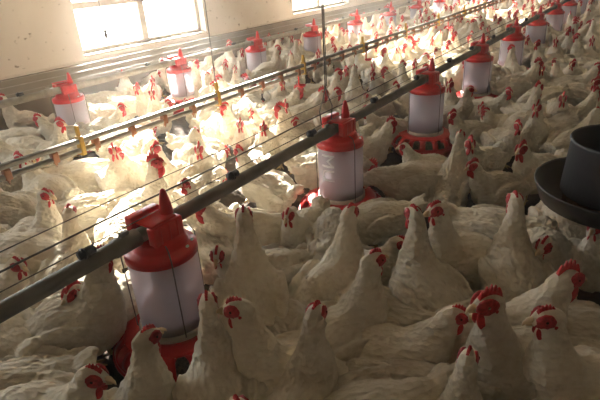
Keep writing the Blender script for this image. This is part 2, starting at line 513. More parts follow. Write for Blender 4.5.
# ------------------------------------------------------------------ where the hens stand
# (photo x, photo y of the head, pose, heading on screen in degrees: 0 right, 90 away, 180 left, 270 towards us, size, comb, label)
H = []
GS = 0.84
def hen(px, py, key, a, s=1.0, comb=None, label=None, ref='head'):
    if py > 195:
        s *= 1.07
        if comb == 'm' and py not in (292, 282): comb = 's'
    H.append(dict(px=px, py=py, key=key, a=a, s=s * GS, comb=comb, label=label, ref=ref))
exec_list = '''
97 358 mid 350 1.05 m | white hen at the lower left edge, low profile with head turned right
146 338 tall 50 1.0 s | white hen stretching up in front of the nearest feeder's red pan, at its left
216 305 upright 100 1.0 s | white hen seen from behind with thin upright neck beside the nearest feeder
246 396 tall 120 .97 m | white hen at the bottom edge showing little more than its red comb
256 296 tall 178 1.06 m | white hen with head in profile to the left, right of the nearest feeder
322 308 tall 62 1.02 m | white hen in the bottom middle, back to us, head slightly right
381 262 tall 30 1.05 m | white hen with tall curved neck facing right, standing in the middle foreground
75 292 hunch 275 1.0 m | white hen facing us under the near pipe with bright red face
148 247 tall 12 1.08 s | large white hen under the near pipe reaching behind the nearest feeder
16 264 mid 335 .98 m | white hen at the left edge above the near pipe, red face pointing down right
70 213 tall 92 .95 m | sunlit white hen with its back to us, left of the nearest feeder above the pipe
217 262 mid_left 215 1.0 m | white hen facing us with red face, right beside the nearest feeder's milky tube
272 212 upright 95 1.1 s | white hen with tall pale neck stretched straight up, its back to us, mid picture
347 221 tall 55 1.05 s | white hen with bare looking upright neck in front of the second feeder's pan
389 240 mid 330 .95 s | white hen whose small red face shows between taller necks, mid picture
413 222 upright 110 1.05 s | white hen with long arched neck, right of the second feeder
438 209 tall 200 1.05 m | white hen with head in red profile to the left, tall body, centre right
541 246 hunch 245 1.05 m | fluffed white hen facing us at the centre right
530 205 upright 85 1.05 s | white hen with its back to us in front of the black tub feeder's left side
587 282 mid 8 1.1 m | white hen at the right edge with large red face turned right
482 292 tall 195 1.08 m | large white hen in the right foreground with ruffled red comb, head left
530 297 tall 183 1.06 m | white hen in the right foreground with neat red comb, beak pointing left
440 322 mid 348 1.0 m | white hen in lower middle, lowered head in right profile
448 350 tall 60 .92 s | small white hen at the bottom edge, right of the middle, comb barely raised
303 217 mid 250 .95 m | white hen facing us beside the second feeder's red pan
404 146 mid 185 .9 s |
470 143 mid_left 225 1.0 m |
475 165 mid 200 .95 m |
521 149 mid 215 1.05 m |
451 86 tall 230 1.0 m |
472 88 tall 340 .95 s |
459 115 mid 210 .95 m |
449 135 upright 60 .95 s |
478 107 hunch 260 .9 m |
487 114 hunch 200 .9 m |
532 88 tall 35 1.05 m |
539 106 tall 235 1.0 m |
517 124 mid 280 .9 m |
571 100 mid 250 1.0 m |
592 92 mid 20 1.0 m |
508 92 mid 300 .9 m |
530 64 mid 8 1.05 l |
541 68 mid 240 .95 m |
597 66 mid 340 1.0 m |
597 82 tall 200 1.0 m |
596 112 mid 30 1.0 s |
538 44 tall 200 1.0 m |
556 41 mid 240 1.0 m |
577 37 tall 160 1.0 m |
592 40 mid 250 1.0 m |
593 22 upright 90 1.0 s |
554 62 tall 150 .9 s |
155 163 cock 345 1.0 l | rooster with big dark red comb and wattles, left of centre above the nearest feeder
108 158 mid 260 1.0 m |
125 147 tall 300 1.0 m |
165 146 tall 250 1.0 m |
184 151 mid 270 1.0 m |
200 132 hunch 90 1.0 s |
240 152 mid 140 1.0 m |
224 107 tall 200 1.0 m |
243 124 mid 270 .95 m |
253 112 mid 240 .9 s |
272 108 cock 170 .92 l | rooster with dark hanging comb in the sunny strip, left of the hanging cord
291 104 tall 260 .95 m |
271 126 mid 260 .95 m |
288 124 hunch 250 .95 m |
299 90 cock_mid 5 1.0 l | rooster with big red comb in right profile behind the drinker line, left of the cord
322 92 cock_mid 10 1.0 l | rooster with broad red face just right of the hanging cord
337 94 mid 350 1.0 m |
338 73 tall 10 1.0 m |
346 70 mid 300 .95 m |
373 65 mid 270 .9 m |
374 74 mid 240 .9 m |
384 71 mid 180 .9 l |
358 68 upright 80 1.05 s |
369 97 hunch 250 .9 s |
390 85 mid 30 .95 m |
383 112 mid 200 .9 m |
392 122 mid 10 1.0 m |
352 118 upright 90 .9 s |
414 44 mid 220 1.0 m |
405 47 mid 200 1.0 m |
432 40 mid 240 1.0 m |
452 30 tall 250 1.0 m |
459 36 cock 190 .9 l | rooster with bright red comb in the sunlit strip near the top, right of the middle
448 43 mid 200 1.0 m |
480 25 tall 200 1.0 m |
491 29 mid 260 1.0 m |
475 43 mid 250 .95 m |
470 38 mid 160 .95 m |
437 50 tall 180 .95 s |
500 20 tall 200 1.0 m |
517 12 mid 200 1.0 m |
42 117 mid 185 .95 m |
56 125 tall 350 1.0 m |
0 137 mid 170 1.0 s |
18 158 mid 340 .95 m |
33 158 mid 280 .9 s |
114 108 mid 350 1.0 m |
141 88 tall 250 1.0 m |
147 93 tall 280 1.0 m |
152 80 mid 300 .95 m |
170 103 cock_mid 355 .9 l | rooster with round red face left of the second far-line feeder's base
186 101 mid 250 .9 s |
195 62 tall 350 1.0 m |
161 73 mid 200 .9 s |
130 58 tall 330 1.0 s |
225 65 tall 270 .95 s |
234 68 tall 270 .95 s |
218 55 low 180 1.0 s |
276 47 tall 10 1.05 m |
291 55 tall 100 1.0 m |
296 42 upright 80 1.0 s |
318 53 mid 280 1.0 m |
317 62 mid 250 .95 m |
330 40 mid 200 1.0 m |
341 31 tall 15 1.0 m |
337 45 mid 270 .9 s |
381 24 cock_mid 280 1.05 l | large rooster standing between far feeders, head down towards us, near the top
356 42 low 190 1.0 s |
2 98 tall 200 1.0 m |
'''
for ln in exec_list.strip().splitlines():
    a, _, lab = ln.partition('|')
    t = a.split()
    hen(float(t[0]), float(t[1]), t[2], float(t[3]), float(t[4]), t[5], lab.strip() or None)
# hens of which the photograph shows mostly the back: the spot is the middle of the back
for px, py, key, a, s, lab in [
    (28, 246, 'low', 165, 1.1, 'broad white back of a hen at the left edge above the near pipe'),
    (8, 330, 'low', 150, 1.05, 'white hen cut by the left edge just under the near pipe'),
    (16, 392, 'peck', 190, 1.0, 'white hen in the bottom left corner, only back and wing in view'),
    (372, 372, 'low', 200, 1.08, 'white hen crouched low at the bottom edge, back turned up, middle right'),
    (318, 232, 'peck', 85, 1.0, 'ruffled white back of a hen eating from the second feeder'),
    (345, 318, 'low', 330, 1.0, None),
    (300, 330, 'peck', 120, 0.95, None),
    (418, 375, 'low', 170, 0.95, None),
    (560, 330, 'low', 350, 1.0, None),
    (95, 295, 'low', 20, 0.95, None),
    (120, 225, 'low', 100, 1.0, None),
    (520, 78, 'low', 20, 1.0, None),
    (545, 92, 'peck', 200, 1.0, None),
    (565, 122, 'low', 180, 1.0, None),
    (430, 172, 'low', 180, 1.05, 'white hen with smooth rounded back bending left, right of the second feeder'),
    (20, 133, 'low', 185, 1.0, None),
    (108, 95, 'low', 200, 1.0, None),
    (86, 166, 'low', 200, 1.0, None),
    (50, 185, 'hunch', 150, 1.0, None),
]:
    hen(px, py, key, a, s, None, lab, 'back')

POS = []
for h in H:
    v = VAR[h['key']]
    yaw = SCREEN_RIGHT + R(h['a'])
    if h['ref'] == 'head':
        p = at(h['px'], h['py'], v['head'][1] * h['s'])
        fx = v['head'][0] * h['s']
    else:
        p = at(h['px'], h['py'], 0.24 * h['s']); fx = -0.02
    POS.append([p.x - math.cos(yaw) * fx, p.y - math.sin(yaw) * fx, yaw, h['s'], h['key'], h['comb'], h['label'], 1])

FEEDERS_A = [(0.735 + k * 0.975, 1.005) for k in range(11)]
FEEDERS_C = [(0.82 + k * 0.98, 3.10) for k in range(13)]
TUB = (1.60, 0.0)

def circles(p):
    c, s = math.cos(p[2]), math.sin(p[2])
    return [(p[0] + c * 0.07 * p[3], p[1] + s * 0.07 * p[3]), (p[0] - c * 0.075 * p[3], p[1] - s * 0.075 * p[3])]
RB = 0.087 * GS
def clash(p, q):
    return min(math.hypot(a[0] - b[0], a[1] - b[1]) for a in circles(p) for b in circles(q))

# fillers
def visible(x, y):
    q = proj((x, y, 0.3))
    if not q: return False
    return -14 < q[0] < 614 and -8 < q[1] < 440
cand = []
rnd = random.Random(11)
for i in range(4200):
    x = rnd.uniform(0.2, 9.5); y = rnd.uniform(-1.2, 3.6)
    if y > 2.95 and x < 3.2 and rnd.random() < 0.8: continue
    if visible(x, y): cand.append((x, y))
def near_feeder(p):
    for fx, fy in FEEDERS_A + FEEDERS_C:
        if abs(fx - p[0]) < 0.5 and abs(fy - p[1]) < 0.5:
            for c in circles(p):
                if math.hypot(c[0] - fx, c[1] - fy) < 0.185 + RB * 0.7: return True
    return False
def covers(p):
    v = VAR[p[4]]
    a = proj((p[0], p[1], 0.26)); b = proj((p[0] + math.cos(p[2]) * v['head'][0] * p[3], p[1] + math.sin(p[2]) * v['head'][0] * p[3], v['head'][1] * p[3]))
    for fx, fy in FEEDERS_A[:5] + FEEDERS_C[1:7]:
        for hz_ in ((0.25, 0.33) if fy < 2 else (0.06, 0.13, 0.21, 0.3)):
            c = proj((fx, fy, hz_)); w = 0.10 * F / c[2]
            for q in (a, b):
                if q[2] < c[2] and abs(q[0] - c[0]) < w + 0.05 * F / q[2] and abs(q[1] - c[1]) < w + 0.04 * F / q[2]: return True
    # keep fillers off the faces of the photographed hens
    for h in H:
        if h['ref'] != 'head': continue
        for q in (a, b):
            kk = 0.6 if p[4] in ('low', 'rest', 'peck') else 1.0
            if abs(q[0] - h['px']) < 0.085 * kk * F / q[2] and -0.10 * kk * F / q[2] < h['py'] - q[1] < 0.14 * kk * F / q[2]: return True
    return False
keys = ['tall', 'tall_left', 'tall_right', 'tall', 'upright', 'mid', 'mid', 'mid_left', 'mid_right', 'mid_left', 'low', 'hunch', 'upright_back', 'cock_mid']
cand.sort(key=lambda c: math.hypot(c[0], c[1]))
LIMIT = 300
for x, y in cand:
    if len(POS) >= LIMIT: break
    ok = False
    for tr in range(3):
        yaw = rnd.uniform(0, 2 * math.pi)
        key = rnd.choice(keys)
        q = proj((x, y, 0.3))
        if q[2] > 1.7 and q[2] < 4.5 and y > 1.2 and key == 'low': key = 'tall_left'
        if q[2] < 1.45: key = rnd.choice(['low', 'rest', 'peck'])
        p = [x, y, yaw, rnd.uniform(0.92, 1.05) * GS, key, rnd.choice('smm') if not key.startswith('cock') else 'l', None, 0]
        if q[2] < 4.6 and covers(p):
            if tr < 2 or q[2] < 1.6: continue
            p[4] = 'low'
            if covers(p): continue
        if near_feeder(p): continue
        if any(abs(o[0] - x) < 0.45 and abs(o[1] - y) < 0.45 and clash(p, o) < RB * 1.85 for o in POS): continue
        ok = True; break
    if ok: POS.append(p)

# relax: push bodies apart a little, keep the photographed ones near their place
orig = [(p[0], p[1]) for p in POS]
for it in range(60):
    for i, p in enumerate(POS):
        for j in range(i + 1, len(POS)):
            o = POS[j]
            if abs(p[0] - o[0]) > 0.4 or abs(p[1] - o[1]) > 0.4: continue
            for a in circles(p):
                for b in circles(o):
                    dx, dy = b[0] - a[0], b[1] - a[1]
                    d = math.hypot(dx, dy) or 1e-4
                    need = RB * (1.8 if p[7] and o[7] else 1.9)
                    if d < need:
                        wi, wj = (0.5, 0.5) if p[7] == o[7] else ((0.15, 0.85) if p[7] else (0.85, 0.15))
                        k = (need - d) / d * 0.5
                        p[0] -= dx * k * wi; p[1] -= dy * k * wi
                        o[0] += dx * k * wj; o[1] += dy * k * wj
    for i, p in enumerate(POS):
        for fx, fy in FEEDERS_A + FEEDERS_C:
            if abs(fx - p[0]) < 0.5 and abs(fy - p[1]) < 0.5:
                for c in circles(p):
                    dx, dy = c[0] - fx, c[1] - fy
                    d = math.hypot(dx, dy) or 1e-4
                    need = (0.15 if p[7] else 0.185) + RB * 0.85
                    if d < need:
                        p[0] += dx / d * (need - d) * 0.6; p[1] += dy / d * (need - d) * 0.6
        p[1] = min(p[1], 3.66)
        if p[7]:
            k = 0.14
            p[0] += (orig[i][0] - p[0]) * k; p[1] += (orig[i][1] - p[1]) * k

# heads must not run into the pipes
def head_xy(p):
    v = VAR[p[4]]
    return (p[0] + math.cos(p[2]) * v['head'][0] * p[3], p[1] + math.sin(p[2]) * v['head'][0] * p[3])
for p in POS:
    v = VAR[p[4]]
    for ly, lz in ((1.005, 0.45), (3.10, 0.42), (1.755, 0.44)):
        hx, hy = head_xy(p)
        if v['head'][1] * p[3] + 0.05 > lz - 0.02 and abs(hy - ly) < 0.075:
            if p[7]:
                p[1] += (0.08 - abs(hy - ly)) * (1 if hy > ly else -1)
            else:
                p[4] = 'low'
hens = []
for p in POS:
    hens.append(make_hen(p[4], p[0], p[1], p[2], p[3], p[5]))

# ------------------------------------------------------------------ labels that single each hen out
NUM = ['nearest', 'second', 'third', 'fourth', 'fifth', 'sixth', 'seventh', 'eighth', 'ninth', 'tenth', 'eleventh', 'twelfth', 'thirteenth']
LM = []
for k, (x, y) in enumerate(FEEDERS_A): LM.append((x, y, '%s near-line feeder' % NUM[k]))
visC = [f for f in FEEDERS_C if f[0] > 1.5]
for k, (x, y) in enumerate(visC): LM.append((x, y, '%s wall-side feeder' % NUM[k]))
LM.append((TUB[0], TUB[1], 'black tub feeder'))
POSE = {'tall': 'upright', 'tall_left': 'upright', 'tall_right': 'upright', 'upright': 'stretched', 'upright_back': 'stretched', 'mid': 'relaxed', 'mid_left': 'relaxed',
        'mid_right': 'relaxed', 'low': 'head-down', 'peck': 'pecking', 'rest': 'sitting', 'hunch': 'hunched', 'cock': 'big-combed', 'cock_mid': 'big-combed'}
base = {}
for o, p in zip(hens, POS):
    if p[6]: o['label'] = p[6]; continue
    lx, ly, ln = min(LM, key=lambda L: math.hypot(L[0] - p[0], L[1] - p[1]))
    a = math.degrees(p[2] - SCREEN_RIGHT) % 360
    face = 'right' if a < 45 or a >= 315 else 'away' if a < 135 else 'left' if a < 225 else 'towards us'
    q = proj((p[0], p[1], 0.3)); w = proj((lx, ly, 0.3))
    dx, dy = q[0] - w[0], q[1] - w[1]
    sc_ = 498 / w[2]
    side = 'left of' if dx < -0.12 * sc_ else 'right of' if dx > 0.12 * sc_ else ''
    dep = 'in front of' if q[2] < w[2] - 0.12 else 'behind' if q[2] > w[2] + 0.12 else ''
    rel = 'just ' + side if side and not dep else dep if dep and not side else ('before and ' if dep == 'in front of' else 'behind and ') + side if dep else 'beside'
    o['_b'] = (POSE[p[4]], face, rel, ln)
    base.setdefault(o['_b'][0] + face + rel + ln, []).append((q[2], o))
for k, lst in base.items():
    lst.sort(key=lambda t: t[0])
    for i, (d, o) in enumerate(lst):
        pose, face, rel, ln = o['_b']
        nm = 'rooster' if 'rooster' in o.name else 'hen'
        if len(lst) == 1: o['label'] = '%s white %s facing %s, %s the %s' % (pose, nm, face, rel, ln)
        else: o['label'] = '%s %s %s facing %s, %s the %s' % (['front', 'second', 'third', 'fourth', 'fifth'][min(i, 4)], pose, nm, face, rel, ln)
        del o['_b']
for o in hens:
    o['category'] = 'chicken'
    o['group'] = 'white chickens crowding the barn floor'

# the crowd further back than the 300 nearest ones
far = max((proj((p[0], p[1], 0.3))[2] for p in POS))
fb = bmesh.new()
rnd = random.Random(5)
src = {}
crowd = []
for i in range(3000):
    x = rnd.uniform(4, 13.5); y = rnd.uniform(-1.0, 3.6)
    if not visible(x, y): continue
    p = [x, y, rnd.uniform(0, 6.28), rnd.uniform(0.92, 1.05) * GS, rnd.choice(['tall', 'mid', 'upright', 'low', 'tall_left']), 'm', None, 0]
    if near_feeder(p) or any(clash(p, o) < RB * 1.9 for o in POS + crowd if abs(o[0] - x) < 0.5 and abs(o[1] - y) < 0.5): continue
    crowd.append(p)
def simple_copy(p):
    v = VAR[p[4]]
    mt = Matrix.Translation((p[0], p[1], 0)) @ Matrix.Rotation(p[2], 4, 'Z') @ Matrix.Scale(p[3], 4)
    for me, mm, mi in ((v['small'], mt, 0), (COMBS['m'], mt @ v['hm'], 2), (FACES['m'], mt @ v['hm'], 2), (WATS['m'][0], mt @ v['hm'], 2), (WATS['m'][1], mt @ v['hm'], 2)):
        n0 = len(fb.verts); f0 = len(fb.faces)
        fb.from_mesh(me)
        fb.verts.ensure_lookup_table(); fb.faces.ensure_lookup_table()
        for vtx in fb.verts[n0:]: vtx.co = mm @ vtx.co
        if mi:
            for f in fb.faces[f0:]: f.material_index = 2
if crowd:
    for key in {p[4] for p in crowd}:
        o = bpy.data.objects.new('tmp', VAR[key]['mesh']); COL.objects.link(o)
        d = o.modifiers.new('d', 'DECIMATE'); d.ratio = 0.12
        VAR[key]['small'] = bpy.data.meshes.new_from_object(o.evaluated_get(bpy.context.evaluated_depsgraph_get()))
        bpy.data.objects.remove(o)
    for p in crowd: simple_copy(p)
    co = bm_obj('distant_flock', fb, [M['feather'], M['shank'], M['comb']])
    tag(co, 'distant crowd of white chickens at the far end of the feeder lines', 'chickens', kind='stuff')
print('HENS', len(hens), 'crowd', len(crowd), 'far', far)

# ------------------------------------------------------------------ feeders
def feeder_parts(root, top):
    """pan feeder standing on the floor; top = height of the pipe axis"""
    rc = top - 0.068
    bm = bmesh.new()
    add_lathe(bm, [(0.095, 0.135), (0.095, rc), (0.092, rc), (0.092, 0.135)], 48, close=True)
    bm_obj('hopper_tube', bm, M['hopper'], root)
    # pan: bowl and grill with arched openings
    bm = bmesh.new()
    add_lathe(bm, [(0.0, 0.004), (0.12, 0.004), (0.168, 0.022), (0.184, 0.062), (0.192, 0.068), (0.192, 0.074), (0.180, 0.072), (0.164, 0.030), (0.118, 0.012), (0.0, 0.012)], 48)
    bm_obj('pan', bm, M['red'], root)
    bm = bmesh.new()
    N = 16
    def gp(t, a):   # grill surface from the pan rim (t=0) up to the collar (t=1)
        r = 0.186 - 0.086 * t ** 2.2
        z = 0.072 + 0.064 * math.sin(t * math.pi / 2) ** 0.9
        return Vector((r * math.cos(a), r * math.sin(a), z))
    def strip(t0, t1, a0, a1, nt_=5, na=4):
        g = [[bm.verts.new(gp(t0 + (t1 - t0) * i / nt_, a0 + (a1 - a0) * j / na)) for j in range(na + 1)] for i in range(nt_ + 1)]
        for i in range(nt_):
            for j in range(na): bm.faces.new((g[i][j], g[i][j + 1], g[i + 1][j + 1], g[i + 1][j]))
    for k in range(N):
        a0 = 2 * math.pi * k / N; w = 2 * math.pi / N
        strip(0.12, 0.66, a0 + w * 0.56, a0 + w * 1.0, 5, 2)
        strip(0.66, 1.0, a0, a0 + w, 4, 6)
        strip(0.0, 0.12, a0, a0 + w, 1, 6)
        # rounded top of each opening
        for sgn in (0, 1):
            ac = a0 + w * (0.0 if sgn == 0 else 0.56)
            d = w * 0.14 * (1 if sgn == 0 else -1)
            c0 = bm.verts.new(gp(0.66, ac)); c1 = bm.verts.new(gp(0.66, ac + d)); c2 = bm.verts.new(gp(0.60, ac + d * 0.4)); c3 = bm.verts.new(gp(0.50, ac))
            bm.faces.new((c0, c1, c2, c3))
    bmesh.ops.remove_doubles(bm, verts=bm.verts, dist=0.0004)
    gr = bm_obj('grill', bm, M['red'], root)
    so = gr.modifiers.new('t', 'SOLIDIFY'); so.thickness = 0.004
    bm = bmesh.new()
    add_lathe(bm, [(0.099, 0.128), (0.103, 0.131), (0.103, 0.150), (0.099, 0.153), (0.096, 0.153), (0.096, 0.128)], 48, close=True)
    bm_obj('collar_ring', bm, M['ring'], root)
    # feed inside tube and pan
    bm = bmesh.new()
    add_lathe(bm, [(0.0, 0.014), (0.115, 0.014), (0.150, 0.030), (0.10, 0.045), (0.090, 0.06), (0.090, 0.180), (0.05, 0.190), (0.0, 0.196)], 32)
    bm_obj('feed', bm, M['feed'], root)
    # inner red funnel and grey gauge sleeve
    bm = bmesh.new()
    add_lathe(bm, [(0.040, rc), (0.036, rc - 0.05), (0.022, rc - 0.075), (0.0, rc - 0.075)], 20)
    bm_obj('drop_funnel', bm, M['red'], root)
    bm = bmesh.new()
    add_lathe(bm, [(0.026, rc - 0.06), (0.042, rc - 0.075), (0.045, rc - 0.15), (0.034, rc - 0.16), (0.0, rc - 0.16)], 20)
    bm_obj('gauge_sleeve', bm, M['inner_grey'], root)
    # lid
    bm = bmesh.new()
    add_lathe(bm, [(0.092, rc - 0.010), (0.0985, rc - 0.012), (0.0985, rc + 0.008), (0.095, rc + 0.014), (0.080, rc + 0.017), (0.074, rc + 0.022), (0.071, rc + 0.036), (0.060, rc + 0.042), (0.0, rc + 0.044)], 48)
    lid = bm_obj('lid', bm, M['red'], root)
    # pipe clamp: two cheeks around the pipe, front block and pointed fin
    bm = bmesh.new()
    add_box(bm, (-0.050, -0.050, top - 0.045), (0.050, -0.022, top + 0.024), 0.004)
    add_box(bm, (-0.058, 0.022, top - 0.045), (0.040, 0.050, top + 0.044), 0.004)
    add_box(bm, (-0.045, -0.040, top + 0.021), (0.040, 0.040, top + 0.028), 0.003)
    for x0 in (-0.03, 0.0, 0.028): add_box(bm, (x0 - 0.003, -0.052, top - 0.045), (x0 + 0.003, -0.040, top + 0.02))
    bm_obj('pipe_clamp', bm, M['red'], root)
    bm = bmesh.new()
    add_lathe(bm, [(0.019, top + 0.026), (0.018, top + 0.040), (0.013, top + 0.070), (0.007, top + 0.094), (0.0, top + 0.099)], 14, center=(0.035, -0.008, 0))
    bm_obj('shutoff_fin', bm, M['red'], root)
    for sx, sy in ((-0.5, -1), (1, -0.25), (-0.9, 0.75)):
        l = math.hypot(sx, sy); ux, uy = sx / l, sy / l
        bm = bmesh.new()
        add_tube(bm, [(ux * 0.070, uy * 0.070, rc + 0.040), (ux * 0.094, uy * 0.094, rc + 0.034), (ux * 0.106, uy * 0.106, rc + 0.010), (ux * 0.106, uy * 0.106, 0.150), (ux * 0.098, uy * 0.098, 0.143)], 0.0019, 6)
        bm_obj('hanger_rod', bm, M['wire'], root)
    for dx, dy in ((0.055, -0.066), (0.022, -0.083)):  # pale ovals painted in as the highlights of two holes in the lid
        bm = bmesh.new()
        add_ell(bm, (dx, dy, rc + 0.0185), (0.0080, 0.0048, 0.002), (0, 0, R(40)), 2)
        bm_obj('lid_hole_glint', bm, M['print'], lid)

FG_A = 'red and white pan feeders on the near pipe'
FG_C = 'red and white pan feeders on the wall-side pipe'
def copy_tree(o, parent=None):
    c = o.copy(); COL.objects.link(c)
    c.parent = parent
    for ch in o.children: copy_tree(ch, c)
    return c
fa = empty('pan_feeder', (FEEDERS_A[0][0], FEEDERS_A[0][1], 0))
feeder_parts(fa, 0.45)
fc = None
allA = [fa]
for k, (x, y) in enumerate(FEEDERS_A):
    o = fa if k == 0 else copy_tree(fa)
    o.location = (x, y, 0)
    if k: allA.append(o)
    tag(o, ('nearest red and milky-white pan feeder on the near pipe, in the left foreground' if k == 0 else
            'red and milky-white pan feeder, %s from the camera on the near pipe' % NUM[k]), 'feeder', FG_A)
k2 = 0
for k, (x, y) in enumerate(FEEDERS_C):
    if x < 1.5: continue
    if fc is None:
        fc = empty('pan_feeder', (x, y, 0)); feeder_parts(fc, 0.42); o = fc
    else: o = copy_tree(fc)
    o.location = (x, y, 0)
    tag(o, 'red and white pan feeder on the wall-side pipe, %s from the picture\'s left edge' % ('first' if k2 == 0 else NUM[k2]), 'feeder', FG_C)
    k2 += 1

# lettering on the second feeder's tube, and the printed block on the nearest one
def text_mesh(body, size):
    cu = bpy.data.curves.new('t', 'FONT'); cu.body = body; cu.size = size; cu.extrude = 0.0004
    cu.align_x = 'CENTER'; cu.align_y = 'CENTER'
    o = bpy.data.objects.new('t', cu); COL.objects.link(o)
    me = bpy.data.meshes.new_from_object(o.evaluated_get(bpy.context.evaluated_depsgraph_get()))
    bpy.data.objects.remove(o); bpy.data.curves.remove(cu)
    return me
def lettering(parent, body, size, ang, zc, rotated, mat):
    me = text_mesh(body, size)
    b_ = bmesh.new(); b_.from_mesh(me)
    bmesh.ops.triangulate(b_, faces=b_.faces)
    for _ in range(3): bmesh.ops.subdivide_edges(b_, edges=[e for e in b_.edges if e.calc_length() > 0.006], cuts=1)
    bmesh.ops.triangulate(b_, faces=b_.faces)
    b_.to_mesh(me); b_.free()
    for v in me.vertices:
        u, w = (v.co.x, v.co.y)
        if rotated: u, w = (w, -u)          # reads top to bottom
        r = 0.0962 + v.co.z
        a = ang + u / 0.0955
        v.co = Vector((r * math.cos(a), r * math.sin(a), zc + w))
    me.materials.append(mat)
    o = bpy.data.objects.new('lettering', me); COL.objects.link(o); o.parent = parent
    return o
f2 = allA[1]
camdir = math.atan2(0 - FEEDERS_A[1][1], 0 - FEEDERS_A[1][0])
lettering(f2, 'MU', 0.085, camdir - 0.62, 0.295, True, M['print'])

# ------------------------------------------------------------------ feed pipes, wires and clips
def long_pipe(name, y, z, x0, x1, r, mat, label, cat, joints, seg=16):
    bm = bmesh.new()
    add_tube(bm, [(x0, y, z), (x1, y, z)], r, seg)
    root = bm_obj(name, bm, mat)
    tag(root, label, cat)
    for xj in joints:
        bm = bmesh.new()
        add_tube(bm, [(xj - 0.035, y, z), (xj + 0.035, y, z)], r + 0.0035, seg)
        add_box(bm, (xj - 0.012, y - 0.006, z + r), (xj + 0.012, y + 0.006, z + r + 0.012), 0.001)
        bm_obj('pipe_coupling', bm, mat, root)
    return root
pa = long_pipe('feed_pipe', 1.005, 0.45, -0.6, 13.0, 0.0205, M['steel'], 'thick grey galvanised feed pipe running through the nearest feeders', 'pipe',
               [FEEDERS_A[k][0] - 0.10 for k in range(9)])
pc = long_pipe('feed_pipe', 3.10, 0.42, -0.6, 13.0, 0.0225, M['pvc'], 'pale feed pipe along the wall through the far row of feeders', 'pipe',
               [FEEDERS_C[k][0] - 0.12 for k in range(1, 10)])
def clip(parent, x, y, z):
    bm = bmesh.new()
    add_tube(bm, [(x - 0.018, y, z + 0.030), (x + 0.022, y, z + 0.030)], 0.011, 12)
    add_tube(bm, [(x - 0.010, y, z + 0.030), (x - 0.004, y, z + 0.030)], 0.0145, 12)
    add_box(bm, (x - 0.007, y - 0.009, z + 0.008), (x + 0.007, y + 0.009, z + 0.032), 0.002)
    bm_obj('wire_clip', bm, M['black'], parent)
for px, py in ((86, 254), (230, 157), (311, 131), (374, 88), (417, 76), (450, 53), (472, 48), (494, 31), (508, 29), (527, 14)):
    r_ = ray(px, py)
    clip(pa, r_.x * 1.005 / r_.y, 1.005, 0.45)
for k in range(1, 11): clip(pc, FEEDERS_C[k][0] - 0.30, 3.10, 0.42)
for y, z, side in ((1.005, 0.45, 'near'), (3.10, 0.42, 'wall-side')):
    for dz, r, nm in ((0.042, 0.0014, 'lowest'), (0.083, 0.0024 if side == 'near' else 0.0028, 'middle and darkest' if side == 'near' else 'middle'), (0.123, 0.0013 if side == 'near' else 0.0025, 'topmost')):
        bm = bmesh.new()
        pts = []
        n = 54
        for i in range(n + 1):
            x = -0.6 + 13.4 * i / n
            pts.append((x, y, z + dz + (0.002 * math.sin(i * 1.7) if dz > .05 else 0)))
        add_tube(bm, pts, r, 6)
        w = bm_obj('perch_guard_wire', bm, M['wire'] if side == 'near' else M['pvc'])
        tag(w, 'thin steel wire above the %s feed pipe, %s of three' % (side, nm), 'wire')

# drinker line
DY, DZ = 1.755, 0.495
dl = empty('drinker_line', (0, DY, 0))
tag(dl, 'nipple drinker line with grey rail and pale water pipe between the two feeder rows', 'drinker line')
bm = bmesh.new(); add_box(bm, (-0.5, -0.011, DZ - 0.008), (13, 0.011, DZ + 0.011), 0.003); bm_obj('support_rail', bm, M['steel'], dl)
bm = bmesh.new(); add_tube(bm, [(-0.5, 0, DZ - 0.036), (13, 0, DZ - 0.036)], 0.011, 12); bm_obj('water_pipe', bm, M['pvc'], dl)
for k in range(46):
    x = 0.55 + k * 0.178
    bm = bmesh.new()
    add_box(bm, (x - 0.012, -0.0135, DZ - 0.049), (x + 0.012, 0.0135, DZ - 0.008), 0.003)
    add_tube(bm, [(x, 0, DZ - 0.046), (x, 0, DZ - 0.058)], [0.007, 0.0055], 8)
    add_tube(bm, [(x, 0, DZ - 0.058), (x, 0, DZ - 0.066)], 0.002, 6)
    bm_obj('nipple', bm, M['orange'], dl)
for k in range(14):
    x = 0.245 + k * 0.775
    bm = bmesh.new()
    add_box(bm, (x - 0.009, -0.016, DZ - 0.055), (x + 0.009, 0.016, DZ + 0.020), 0.003)
    add_box(bm, (x - 0.006, -0.008, DZ + 0.018), (x + 0.006, 0.008, DZ + 0.062), 0.002)
    bm_obj('hanger_clip', bm, M['yellow'], dl)
for k in range(7):
    x = 0.55 + 0.178 * (11 + 5 * k)
    bm = bmesh.new()
    add_lathe(bm, [(0.0, 0), (0.022, 0.002), (0.028, 0.014), (0.026, 0.014), (0.020, 0.005), (0.0, 0.004)], 16, center=(x, -0.02, DZ - 0.118))
    add_box(bm, (x - 0.003, -0.006, DZ - 0.112), (x + 0.003, 0.002, DZ - 0.04), 0.001)
    bm_obj('drip_cup', bm, M['red'], dl)

